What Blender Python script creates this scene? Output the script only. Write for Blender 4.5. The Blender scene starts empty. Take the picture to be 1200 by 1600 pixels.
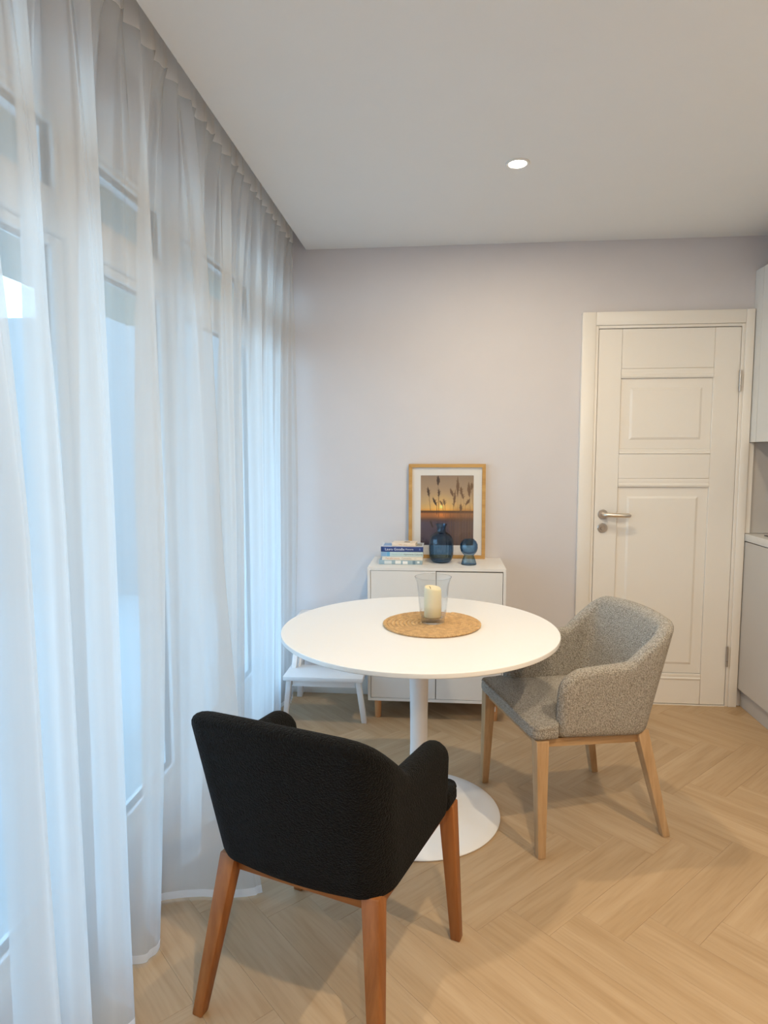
import bpy, bmesh, math, random
import numpy as np
from mathutils import Vector, Matrix

random.seed(7)
SC = bpy.context.scene
COL = SC.collection
PI = math.pi

# ---------------------------------------------------------------- camera
F_PX = 1010.2
cam_d = bpy.data.cameras.new('camera'); cam = bpy.data.objects.new('camera', cam_d); COL.objects.link(cam)
cam_d.sensor_fit = 'VERTICAL'; cam_d.sensor_height = 36.0; cam_d.lens = 36.0 * F_PX / 1600.0
cam_d.clip_start = 0.02; cam_d.clip_end = 200
def _cam():
    p, yaw, roll = 0.0924, 0.0919, -0.0022
    f = Vector((-math.sin(yaw)*math.cos(p), math.cos(yaw)*math.cos(p), -math.sin(p)))
    r = Vector((math.cos(yaw), math.sin(yaw), 0)); u = r.cross(f)
    r2 = math.cos(roll)*r + math.sin(roll)*u; u2 = -math.sin(roll)*r + math.cos(roll)*u
    m = Matrix((r2, u2, -f)).transposed().to_4x4(); m.translation = Vector((0, 0, 1.3858))
    cam.matrix_world = m
_cam()
SC.camera = cam

# ---------------------------------------------------------------- view, sky, exposure
vs = SC.view_settings
SC.display_settings.display_device = 'sRGB'
vs.view_transform = 'Standard'; vs.look = 'None'; vs.gamma = 1.0; vs.use_curve_mapping = False
vs.exposure = 0.17
SC.cycles.use_denoising = True
SC.cycles.max_bounces = 12; SC.cycles.diffuse_bounces = 6; SC.cycles.glossy_bounces = 4
SC.cycles.transmission_bounces = 10; SC.cycles.transparent_max_bounces = 32
SC.cycles.caustics_reflective = False; SC.cycles.caustics_refractive = False
SC.cycles.sample_clamp_indirect = 6.0

SKY_STRENGTH = 7.3
DOWNLIGHT_W = 11.5          # the spot in view
DOWNLIGHT_REST_W = 22.0     # the spots behind the viewer
w = bpy.data.worlds.new('sky'); SC.world = w; w.use_nodes = True
nt = w.node_tree; nt.nodes.clear()
wo = nt.nodes.new('ShaderNodeOutputWorld'); bg = nt.nodes.new('ShaderNodeBackground')
tc = nt.nodes.new('ShaderNodeTexCoord'); sx = nt.nodes.new('ShaderNodeSeparateXYZ'); cr = nt.nodes.new('ShaderNodeValToRGB')
nt.links.new(tc.outputs['Generated'], sx.inputs[0]); nt.links.new(sx.outputs['Z'], cr.inputs[0])
cr.color_ramp.elements[0].position = 0.0; cr.color_ramp.elements[0].color = (0.50, 0.735, 1.0, 1)
cr.color_ramp.elements[1].position = 0.7; cr.color_ramp.elements[1].color = (0.36, 0.60, 1.0, 1)
nt.links.new(cr.outputs[0], bg.inputs[0]); bg.inputs[1].default_value = SKY_STRENGTH
nt.links.new(bg.outputs[0], wo.inputs[0])

# ---------------------------------------------------------------- room dimensions
YB = 3.5913      # back wall
ZC = 2.4863      # ceiling
XTH = 0.13        # thickness of the window wall
XW = -1.0        # window wall inner face
XP = -0.7555     # edge of the curtain pocket in the ceiling
XR = 2.2         # right wall
YF = -2.6        # wall behind the viewer
XK = 1.596       # front plane of the kitchen units

# ---------------------------------------------------------------- materials
def lin(r, g, b):
    def c(v):
        v /= 255.0
        return v/12.92 if v <= 0.04045 else ((v+0.055)/1.055)**2.4
    return (c(r), c(g), c(b), 1.0)

def mat(name, col, rough=0.5, metal=0.0, spec=0.5, var=0.0, vscale=6.0, bump=0.0, bscale=60.0, coat=0.0):
    m = bpy.data.materials.new(name); m.use_nodes = True
    n = m.node_tree.nodes; l = m.node_tree.links; b = n['Principled BSDF']
    b.inputs['Base Color'].default_value = col; b.inputs['Roughness'].default_value = rough
    b.inputs['Metallic'].default_value = metal; b.inputs['Specular IOR Level'].default_value = spec
    b.inputs['Coat Weight'].default_value = coat
    t = n.new('ShaderNodeTexCoord')
    if var > 0:
        ns = n.new('ShaderNodeTexNoise'); ns.inputs['Scale'].default_value = vscale; ns.inputs['Detail'].default_value = 4
        l.new(t.outputs['Object'], ns.inputs['Vector'])
        r = n.new('ShaderNodeValToRGB')
        r.color_ramp.elements[0].position = 0.3; r.color_ramp.elements[1].position = 0.7
        r.color_ramp.elements[0].color = tuple(c*(1-var) for c in col[:3])+(1,)
        r.color_ramp.elements[1].color = tuple(min(1, c*(1+var)) for c in col[:3])+(1,)
        l.new(ns.outputs['Fac'], r.inputs[0]); l.new(r.outputs[0], b.inputs['Base Color'])
    if bump > 0:
        nb = n.new('ShaderNodeTexNoise'); nb.inputs['Scale'].default_value = bscale; nb.inputs['Detail'].default_value = 3
        l.new(t.outputs['Object'], nb.inputs['Vector'])
        bp = n.new('ShaderNodeBump'); bp.inputs['Strength'].default_value = bump; bp.inputs['Distance'].default_value = 0.002
        l.new(nb.outputs['Fac'], bp.inputs['Height']); l.new(bp.outputs[0], b.inputs['Normal'])
    return m

def wood(name, c1, c2, axis='Z', rough=0.5, scale=1.0, rnd=0.0, bump=0.15, fine=True):
    """streaky grain along one object axis, each object with its own piece of the grain"""
    m = bpy.data.materials.new(name); m.use_nodes = True
    n = m.node_tree.nodes; l = m.node_tree.links; b = n['Principled BSDF']
    b.inputs['Roughness'].default_value = rough; b.inputs['Specular IOR Level'].default_value = 0.35
    t = n.new('ShaderNodeTexCoord'); oi = n.new('ShaderNodeObjectInfo')
    mp = n.new('ShaderNodeMapping')
    s = {'X': (1.6, 22, 22), 'Y': (22, 1.6, 22), 'Z': (22, 22, 1.6)}[axis]
    mp.inputs['Scale'].default_value = tuple(v*scale for v in s)
    cb = n.new('ShaderNodeVectorMath'); cb.operation = 'MULTIPLY_ADD'
    cx = n.new('ShaderNodeCombineXYZ')
    for k in range(3): l.new(oi.outputs['Random'], cx.inputs[k])
    cb.inputs[1].default_value = (17, 31, 23); l.new(cx.outputs[0], cb.inputs[0]); l.new(t.outputs['Object'], cb.inputs[2])
    l.new(cb.outputs[0], mp.inputs['Vector'])
    n1 = n.new('ShaderNodeTexNoise'); n1.inputs['Scale'].default_value = 1.0; n1.inputs['Detail'].default_value = 5; n1.inputs['Distortion'].default_value = 0.6
    l.new(mp.outputs[0], n1.inputs['Vector'])
    r = n.new('ShaderNodeValToRGB'); r.color_ramp.elements[0].position = 0.3; r.color_ramp.elements[1].position = 0.72
    r.color_ramp.elements[0].color = c2; r.color_ramp.elements[1].color = c1
    l.new(n1.outputs['Fac'], r.inputs[0])
    last = r.outputs[0]
    if fine:
        mp2 = n.new('ShaderNodeMapping'); mp2.inputs['Scale'].default_value = tuple(v*scale*6 for v in s)
        l.new(cb.outputs[0], mp2.inputs['Vector'])
        n2 = n.new('ShaderNodeTexNoise'); n2.inputs['Scale'].default_value = 1.0; n2.inputs['Detail'].default_value = 2
        l.new(mp2.outputs[0], n2.inputs['Vector'])
        r2 = n.new('ShaderNodeValToRGB'); r2.color_ramp.elements[0].position = 0.25; r2.color_ramp.elements[1].position = 0.55
        r2.color_ramp.elements[0].color = (0.90, 0.88, 0.85, 1); r2.color_ramp.elements[1].color = (1, 1, 1, 1)
        l.new(n2.outputs['Fac'], r2.inputs[0])
        mx = n.new('ShaderNodeMix'); mx.data_type = 'RGBA'; mx.blend_type = 'MULTIPLY'; mx.inputs[0].default_value = 1.0
        l.new(last, mx.inputs[6]); l.new(r2.outputs[0], mx.inputs[7]); last = mx.outputs[2]
    if rnd > 0:
        mr = n.new('ShaderNodeMapRange'); mr.inputs[3].default_value = 1-rnd; mr.inputs[4].default_value = 1+rnd
        l.new(oi.outputs['Random'], mr.inputs[0])
        hs = n.new('ShaderNodeHueSaturation'); l.new(mr.outputs[0], hs.inputs['Value']); l.new(last, hs.inputs['Color']); last = hs.outputs[0]
    l.new(last, b.inputs['Base Color'])
    if bump:
        bp = n.new('ShaderNodeBump'); bp.inputs['Strength'].default_value = bump; bp.inputs['Distance'].default_value = 0.001
        l.new(n1.outputs['Fac'], bp.inputs['Height']); l.new(bp.outputs[0], b.inputs['Normal'])
    return m

def boucle(name, c1, c2, bump=0.9, sheen=0.15):
    m = bpy.data.materials.new(name); m.use_nodes = True
    n = m.node_tree.nodes; l = m.node_tree.links; b = n['Principled BSDF']
    b.inputs['Roughness'].default_value = 0.95; b.inputs['Specular IOR Level'].default_value = 0.15
    b.inputs['Sheen Weight'].default_value = sheen; b.inputs['Sheen Roughness'].default_value = 0.6
    t = n.new('ShaderNodeTexCoord')
    n1 = n.new('ShaderNodeTexNoise'); n1.inputs['Scale'].default_value = 210; n1.inputs['Detail'].default_value = 3; n1.inputs['Roughness'].default_value = 0.6
    l.new(t.outputs['Object'], n1.inputs['Vector'])
    v = n.new('ShaderNodeTexVoronoi'); v.inputs['Scale'].default_value = 240
    nd = n.new('ShaderNodeTexNoise'); nd.inputs['Scale'].default_value = 120; l.new(t.outputs['Object'], nd.inputs['Vector'])
    va = n.new('ShaderNodeVectorMath'); va.operation = 'MULTIPLY_ADD'; va.inputs[1].default_value = (0.006,)*3
    l.new(nd.outputs['Color'], va.inputs[0]); l.new(t.outputs['Object'], va.inputs[2]); l.new(va.outputs[0], v.inputs['Vector'])
    r = n.new('ShaderNodeValToRGB'); r.color_ramp.elements[0].position = 0.36; r.color_ramp.elements[1].position = 0.62
    r.color_ramp.elements[0].color = c2; r.color_ramp.elements[1].color = c1
    l.new(n1.outputs['Fac'], r.inputs[0]); l.new(r.outputs[0], b.inputs['Base Color'])
    sb = n.new('ShaderNodeMath'); sb.operation = 'SUBTRACT'; l.new(n1.outputs['Fac'], sb.inputs[0]); l.new(v.outputs['Distance'], sb.inputs[1])
    bp = n.new('ShaderNodeBump'); bp.inputs['Strength'].default_value = bump; bp.inputs['Distance'].default_value = 0.004
    l.new(sb.outputs[0], bp.inputs['Height']); l.new(bp.outputs[0], b.inputs['Normal'])
    return m

def sheer(name, through, col):
    """open weave: part of the light passes between the threads, the rest is scattered both ways"""
    m = bpy.data.materials.new(name); m.use_nodes = True
    n = m.node_tree.nodes; l = m.node_tree.links; n.clear()
    o = n.new('ShaderNodeOutputMaterial'); tr = n.new('ShaderNodeBsdfTransparent'); d = n.new('ShaderNodeBsdfDiffuse'); tl = n.new('ShaderNodeBsdfTranslucent')
    tr.inputs[0].default_value = (1, 1, 1, 1); d.inputs[0].default_value = col; tl.inputs[0].default_value = col
    t = n.new('ShaderNodeTexCoord'); mp = n.new('ShaderNodeMapping'); mp.inputs['Scale'].default_value = (14, 14, 0.5)
    l.new(t.outputs['Object'], mp.inputs[0])
    ns = n.new('ShaderNodeTexNoise'); ns.inputs['Scale'].default_value = 3; ns.inputs['Detail'].default_value = 4; l.new(mp.outputs[0], ns.inputs['Vector'])
    mr = n.new('ShaderNodeMapRange'); mr.inputs[3].default_value = through*0.93; mr.inputs[4].default_value = through*1.07
    l.new(ns.outputs['Fac'], mr.inputs[0])
    a = n.new('ShaderNodeMixShader'); a.inputs[0].default_value = 0.5; l.new(d.outputs[0], a.inputs[1]); l.new(tl.outputs[0], a.inputs[2])
    x = n.new('ShaderNodeMixShader'); l.new(mr.outputs[0], x.inputs[0]); l.new(a.outputs[0], x.inputs[1]); l.new(tr.outputs[0], x.inputs[2])
    l.new(x.outputs[0], o.inputs[0])
    return m

def schlick(n, l, f0):
    """reflectance of a glass surface, the same from either side"""
    lw = n.new('ShaderNodeLayerWeight'); lw.inputs[0].default_value = 0.5
    p = n.new('ShaderNodeMath'); p.operation = 'POWER'; p.inputs[1].default_value = 5.0; l.new(lw.outputs['Facing'], p.inputs[0])
    k = n.new('ShaderNodeMath'); k.operation = 'MULTIPLY_ADD'; k.inputs[1].default_value = 1-f0; k.inputs[2].default_value = f0
    l.new(p.outputs[0], k.inputs[0]); return k

def thin_glass(name, tint=(1, 1, 1, 1), refl=1.0, ior=1.45):
    m = bpy.data.materials.new(name); m.use_nodes = True
    n = m.node_tree.nodes; l = m.node_tree.links; n.clear()
    o = n.new('ShaderNodeOutputMaterial'); tr = n.new('ShaderNodeBsdfTransparent'); g = n.new('ShaderNodeBsdfGlossy')
    tr.inputs[0].default_value = tint; g.inputs['Roughness'].default_value = 0.02
    k = schlick(n, l, ((ior-1)/(ior+1))**2*refl)
    x = n.new('ShaderNodeMixShader'); l.new(k.outputs[0], x.inputs[0]); l.new(tr.outputs[0], x.inputs[1]); l.new(g.outputs[0], x.inputs[2])
    l.new(x.outputs[0], o.inputs[0])
    return m

def blue_glass(name):
    m = bpy.data.materials.new(name); m.use_nodes = True
    n = m.node_tree.nodes; l = m.node_tree.links; n.clear()
    o = n.new('ShaderNodeOutputMaterial'); tr = n.new('ShaderNodeBsdfTransparent'); g = n.new('ShaderNodeBsdfGlossy')
    g.inputs['Roughness'].default_value = 0.03
    lw = n.new('ShaderNodeLayerWeight'); lw.inputs[0].default_value = 0.35
    r = n.new('ShaderNodeValToRGB'); r.color_ramp.elements[0].color = (0.62, 0.76, 0.87, 1); r.color_ramp.elements[1].color = (0.16, 0.32, 0.50, 1)
    r.color_ramp.elements[0].position = 0.1; r.color_ramp.elements[1].position = 0.85
    l.new(lw.outputs['Facing'], r.inputs[0]); l.new(r.outputs[0], tr.inputs[0])
    f = schlick(n, l, 0.05)
    x = n.new('ShaderNodeMixShader'); l.new(f.outputs[0], x.inputs[0]); l.new(tr.outputs[0], x.inputs[1]); l.new(g.outputs[0], x.inputs[2])
    l.new(x.outputs[0], o.inputs[0])
    return m

def emit(name, col, strength):
    m = bpy.data.materials.new(name); m.use_nodes = True
    n = m.node_tree.nodes; l = m.node_tree.links; n.clear()
    o = n.new('ShaderNodeOutputMaterial'); e = n.new('ShaderNodeEmission'); e.inputs[0].default_value = col; e.inputs[1].default_value = strength
    l.new(e.outputs[0], o.inputs[0]); return m

M = {}
M['wall'] = mat('wall_paint', (0.63, 0.605, 0.615, 1), 0.8, spec=0.2, var=0.01, bump=0.05, bscale=300)
M['ceiling'] = mat('ceiling_paint', (0.80, 0.80, 0.78, 1), 0.75, spec=0.2, var=0.005)
M['trim'] = mat('white_lacquer', (0.80, 0.76, 0.70, 1), 0.35, var=0.008)
M['gap_shade'] = mat('joint_shadow_gap', (0.12, 0.10, 0.085, 1), 0.8)  # dark tone that paints the shade inside door and cabinet gaps
M['frame_white'] = mat('window_frame_white', (0.78, 0.79, 0.79, 1), 0.35)
M['gasket'] = mat('dark_gasket', (0.05, 0.055, 0.06, 1), 0.6)
M['table'] = mat('white_melamine', (0.84, 0.82, 0.79, 1), 0.28, var=0.004)
M['table_base'] = mat('white_powder_coat', (0.82, 0.81, 0.80, 1), 0.3)
M['cab'] = mat('cabinet_white', (0.76, 0.73, 0.69, 1), 0.4, var=0.006)
M['stool'] = mat('white_painted_wood', (0.80, 0.79, 0.79, 1), 0.4, var=0.01)
M['kit_up'] = mat('kitchen_white_front', (0.68, 0.67, 0.64, 1), 0.4)
M['kit_low'] = mat('kitchen_greige_front', (0.52, 0.48, 0.43, 1), 0.45, var=0.01)
M['worktop'] = mat('white_worktop', (0.72, 0.69, 0.64, 1), 0.3, var=0.02, vscale=20)
M['splash'] = mat('grey_splashback', (0.52, 0.49, 0.46, 1), 0.5, var=0.02)
M['plinth'] = mat('grey_plinth', (0.50, 0.48, 0.45, 1), 0.35)
M['black'] = mat('black_glass', (0.02, 0.016, 0.014, 1), 0.1)
M['steel'] = mat('brushed_steel', (0.52, 0.48, 0.44, 1), 0.35, metal=1.0)
M['steel_lever'] = mat('satin_nickel_lever', (0.80, 0.72, 0.62, 1), 0.32, metal=1.0)
M['plank'] = wood('oak_vinyl_plank', lin(188, 161, 128), lin(172, 143, 108), 'X', 0.42, 0.75, rnd=0.035, bump=0.06)
M['sub'] = mat('floor_screed', (0.26, 0.19, 0.12, 1), 0.9)
M['oak_leg'] = wood('warm_oak', lin(160, 102, 54), lin(126, 74, 34), 'Z', 0.4, 1.3)
M['oak_light'] = wood('white_oiled_oak', lin(196, 163, 124), lin(168, 133, 94), 'Z', 0.45, 1.3)
M['oak_rail'] = wood('white_oiled_oak_rail', lin(196, 163, 124), lin(168, 133, 94), 'X', 0.45, 1.3)
M['oak_rail_d'] = wood('warm_oak_rail', lin(160, 102, 54), lin(126, 74, 34), 'X', 0.4, 1.3)
M['birch'] = wood('birch_leg', lin(222, 170, 120), lin(205, 150, 100), 'Z', 0.5, 1.0)
M['pic_wood'] = wood('oak_frame', lin(202, 160, 98), lin(180, 136, 76), 'X', 0.45, 1.2)
M['grey_fab'] = boucle('grey_boucle', lin(184, 176, 164), lin(126, 118, 106))
M['dark_fab'] = boucle('charcoal_boucle', lin(16, 16, 15), lin(4, 4, 4), 0.9, 0.02)
M['sheer'] = sheer('white_sheer', 0.36, (0.715, 0.715, 0.71, 1))
M['hem'] = sheer('white_sheer_hem', 0.12, (0.9, 0.9, 0.9, 1))
M['tape'] = sheer('white_gather_tape', 0.05, (0.92, 0.90, 0.87, 1))
M['pane'] = thin_glass('window_glass', (0.90, 0.97, 0.96, 1))
M['hurricane'] = thin_glass('clear_glass', (0.955, 0.96, 0.96, 1), 1.0, 1.5)
M['hurricane_base'] = thin_glass('clear_glass_thick', (0.94, 0.955, 0.96, 1), 1.0, 1.6)
M['glazing'] = thin_glass('picture_glass', (0.985, 0.985, 0.985, 1), 0.6)
M['bglass'] = blue_glass('blue_glass')
M['wax'] = mat('cream_wax', (0.86, 0.76, 0.52, 1), 0.5)
M['wax'].node_tree.nodes['Principled BSDF'].inputs['Subsurface Weight'].default_value = 0.4
M['wax'].node_tree.nodes['Principled BSDF'].inputs['Subsurface Radius'].default_value = (0.02, 0.014, 0.006)
M['wick'] = mat('burnt_wick', (0.03, 0.025, 0.02, 1), 0.9)
M['rope'] = mat('seagrass_rope', lin(200, 163, 116), 0.8, spec=0.2, var=0.22, vscale=70, bump=0.5, bscale=400)
M['matboard'] = mat('mat_board', (0.80, 0.77, 0.73, 1), 0.8)
M['paper'] = mat('book_pages', (0.78, 0.74, 0.66, 1), 0.9, var=0.06, vscale=300)
M['lens'] = emit('lamp_lens', (1.0, 0.86, 0.66, 1), 40.0)
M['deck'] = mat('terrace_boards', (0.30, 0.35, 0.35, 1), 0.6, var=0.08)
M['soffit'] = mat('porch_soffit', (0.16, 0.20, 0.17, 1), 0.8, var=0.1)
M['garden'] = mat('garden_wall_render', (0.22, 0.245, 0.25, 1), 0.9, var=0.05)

# ---------------------------------------------------------------- mesh helpers
def link_mesh(name, me, m=None, parent=None, smooth=None):
    o = bpy.data.objects.new(name, me); COL.objects.link(o)
    if m is not None:
        for mm in (m if isinstance(m, (list, tuple)) else [m]): me.materials.append(mm)
    if parent is not None: o.parent = parent
    if smooth is True:
        for p in me.polygons: p.use_smooth = True
    elif smooth:
        for p in me.polygons: p.use_smooth = True
        try: me.set_sharp_from_angle(angle=math.radians(smooth))
        except Exception: pass
    return o

def bm_obj(name, bm, m=None, parent=None, smooth=None):
    bmesh.ops.recalc_face_normals(bm, faces=bm.faces)
    me = bpy.data.meshes.new(name); bm.to_mesh(me); bm.free()
    return link_mesh(name, me, m, parent, smooth)

def add_box(bm, lo, hi, bevel=0.0, seg=2, M4=None):
    r = bmesh.ops.create_cube(bm, size=1.0)
    vs_ = r['verts']
    for v in vs_:
        v.co = Vector([lo[k] + (v.co[k]+0.5)*(hi[k]-lo[k]) for k in range(3)])
    if bevel > 0:
        es = list({e for v in vs_ for e in v.link_edges})
        rb = bmesh.ops.bevel(bm, geom=es, offset=bevel, segments=seg, affect='EDGES', profile=0.5)
        vs_ = list({v for f in rb['faces'] for v in f.verts} | {v for v in vs_ if v.is_valid})
    if M4 is not None:
        for v in vs_: v.co = M4 @ v.co
    return vs_

def box(name, lo, hi, m, parent=None, bevel=0.0, seg=2):
    bm = bmesh.new(); add_box(bm, lo, hi, bevel, seg)
    return bm_obj(name, bm, m, parent, 40 if bevel else None)

def add_hexa(bm, bot, top):
    """8-corner solid: bot/top lists of 4 points, same winding"""
    b = [bm.verts.new(p) for p in bot]; t = [bm.verts.new(p) for p in top]
    bm.faces.new(b[::-1]); bm.faces.new(t)
    for i in range(4):
        j = (i+1) % 4; bm.faces.new((b[i], b[j], t[j], t[i]))

def leg_bm(p0, p1, w0, w1, bevel=0.003, d0=None, d1=None):
    """tapered square leg from p0 (bottom, width w0) to p1 (top, width w1), cut level at both ends"""
    bm = bmesh.new()
    d0 = d0 or w0; d1 = d1 or w1
    sq = [(-.5, -.5), (.5, -.5), (.5, .5), (-.5, .5)]
    add_hexa(bm, [(p0[0]+x*w0, p0[1]+y*d0, p0[2]) for x, y in sq], [(p1[0]+x*w1, p1[1]+y*d1, p1[2]) for x, y in sq])
    if bevel: bmesh.ops.bevel(bm, geom=list(bm.edges), offset=bevel, segments=2, affect='EDGES', profile=0.5)
    return bm

def lathe_bm(prof, n=48, cap=True, rib=0, ribamp=0.0, ribrange=None, wob=None):
    bm = bmesh.new(); rings = []
    for (r, z) in prof:
        ring = []
        for k in range(n):
            a = 2*PI*k/n; rr = r
            if rib and ribrange and ribrange[0] < z < ribrange[1]:
                q = min(1, (z-ribrange[0])/0.02, (ribrange[1]-z)/0.02)
                rr = r*(1 + ribamp*q*(abs(math.sin(rib*a/2))-0.5))
            zz = z + (wob(a, r) if wob else 0)
            ring.append(bm.verts.new((rr*math.cos(a), rr*math.sin(a), zz)))
        rings.append(ring)
    for i in range(len(rings)-1):
        for k in range(n):
            j = (k+1) % n
            bm.faces.new((rings[i][k], rings[i][j], rings[i+1][j], rings[i+1][k]))
    if cap:
        if prof[0][0] > 1e-5: bm.faces.new(rings[0][::-1])
        if prof[-1][0] > 1e-5: bm.faces.new(rings[-1])
    bmesh.ops.remove_doubles(bm, verts=bm.verts, dist=1e-6)
    return bm

def prism_bm(pts, z0, z1, bevel=0.0, seg=2):
    bm = bmesh.new()
    b = [bm.verts.new((x, y, z0)) for x, y in pts]; t = [bm.verts.new((x, y, z1)) for x, y in pts]
    bm.faces.new(b[::-1]); bm.faces.new(t)
    for i in range(len(pts)):
        j = (i+1) % len(pts); bm.faces.new((b[i], b[j], t[j], t[i]))
    if bevel: bmesh.ops.bevel(bm, geom=[e for e in bm.edges], offset=bevel, segments=seg, affect='EDGES', profile=0.5)
    return bm

def tube_bm(bm, pts, r, n=8):
    pts = [Vector(p) for p in pts]; rings = []
    for i, p in enumerate(pts):
        t = (pts[min(i+1, len(pts)-1)] - pts[max(i-1, 0)]).normalized()
        a = t.cross(Vector((0, 0, 1))) if abs(t.z) < 0.9 else t.cross(Vector((1, 0, 0)))
        a.normalize(); b = t.cross(a)
        rr = r[i] if isinstance(r, (list, tuple)) else r
        rings.append([bm.verts.new(p + (a*math.cos(2*PI*k/n) + b*math.sin(2*PI*k/n))*rr) for k in range(n)])
    for i in range(len(rings)-1):
        for k in range(n):
            j = (k+1) % n; bm.faces.new((rings[i][k], rings[i][j], rings[i+1][j], rings[i+1][k]))
    bm.faces.new(rings[0][::-1]); bm.faces.new(rings[-1])

def tag(o, label=None, cat=None, group=None, kind=None):
    if label: o['label'] = label
    if cat: o['category'] = cat
    if group: o['group'] = group
    if kind: o['kind'] = kind
    return o

def thing(name, label, cat, loc=(0, 0, 0), rz=0.0, group=None):
    o = bpy.data.objects.new(name, None); COL.objects.link(o); o.location = loc; o.rotation_euler = (0, 0, rz)
    o.empty_display_size = 0.1
    return tag(o, label, cat, group)

def struct(o, label=None): return tag(o, label, None, None, 'structure')

# ================================================================ SETTING
# floor: screed with herringbone planks as pieces
floor = struct(box('floor', (XW-0.02, YF, -0.06), (XR, YB, -0.0085), M['sub']), 'pale oak herringbone floor')
def clip_poly(pts, x0, x1, y0, y1):
    for ax, lim, sgn in ((0, x0, 1), (0, x1, -1), (1, y0, 1), (1, y1, -1)):
        out = []
        for i in range(len(pts)):
            a, b = pts[i], pts[(i+1) % len(pts)]
            da, db = sgn*(a[ax]-lim), sgn*(b[ax]-lim)
            if da >= 0: out.append(a)
            if (da > 0 and db < 0) or (da < 0 and db > 0):
                t = da/(da-db); out.append((a[0]+t*(b[0]-a[0]), a[1]+t*(b[1]-a[1])))
        pts = out
        if len(pts) < 3: return []
    return pts
PW, PL = 0.1464, 0.5856
S2 = math.sqrt(2.0)
def herringbone():
    sp = PL/S2; pitch = PW*S2
    for s in range(-11, 5):
        yc = 1.825 + sp/2 + s*sp
        up = (s % 2 == 0)
        ang = PI/4 if up else -PI/4
        xb = 0.466 + (0.0 if up else pitch/2)
        d = Vector((math.cos(ang), math.sin(ang))); nn = Vector((-d.y, d.x))
        for k in range(-10, 12):
            c = Vector((xb + k*pitch, yc))
            g = 0.0002
            cs = [c + d*(sx*(PL/2-g)) + nn*(sy*(PW/2-g)) for sx, sy in ((-1, -1), (1, -1), (1, 1), (-1, 1))]
            pts = clip_poly([(p.x, p.y) for p in cs], XW+0.002, XR-0.002, YF+0.002, YB-0.002)
            if len(pts) < 3: continue
            area = 0.5*abs(sum(pts[i][0]*pts[(i+1) % len(pts)][1]-pts[(i+1) % len(pts)][0]*pts[i][1] for i in range(len(pts))))
            if area < 2e-4: continue
            loc = [((Vector(p)-c).dot(d), (Vector(p)-c).dot(nn)) for p in pts]
            me = bpy.data.meshes.new('plank'); n = len(loc)
            cen = (sum(p[0] for p in loc)/n, sum(p[1] for p in loc)/n)
            ins = []
            for p in loc:
                v = Vector((cen[0]-p[0], cen[1]-p[1])); ins.append((p[0]+math.copysign(min(abs(v.x), 0.0004), v.x), p[1]+math.copysign(min(abs(v.y), 0.0004), v.y)))
            V = [(x, y, -0.0085) for x, y in loc] + [(x, y, -0.0003) for x, y in loc] + [(x, y, 0.0) for x, y in ins]
            Fc = [tuple(range(2*n, 3*n))] + [(i, (i+1) % n, n+(i+1) % n, n+i) for i in range(n)] + [(n+i, n+(i+1) % n, 2*n+(i+1) % n, 2*n+i) for i in range(n)]
            me.from_pydata(V, [], Fc)
            o = link_mesh('plank', me, M['plank'], floor)
            o.location = (c.x, c.y, 0); o.rotation_euler = (0, 0, ang)
herringbone()

# ceiling with the curtain pocket along the window wall
bm = bmesh.new()
add_box(bm, (XP, YF, ZC), (XR, YB, 2.70))
add_box(bm, (XW-XTH, YF, 2.60), (XP, YB, 2.70))
struct(bm_obj('ceiling', bm, M['ceiling']), 'smooth matt ceiling with a recessed curtain pocket')
struct(box('wall_back', (XW-XTH, YB, -0.06), (XR+0.15, YB+0.15, 2.70), M['wall']), 'pale lilac grey painted back wall')
struct(box('wall_right', (XR, YF, -0.06), (XR+0.15, YB, 2.70), M['wall']))
struct(box('wall_front', (XW-XTH, YF-0.15, -0.06), (XR+0.15, YF, 2.70), M['wall']))
# skirting along the back wall, either side of the door
struct(box('baseboard_back', (XW, YB-0.014, 0.0), (0.722, YB, 0.092), M['trim'], None, 0.003), 'low white skirting board')

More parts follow.
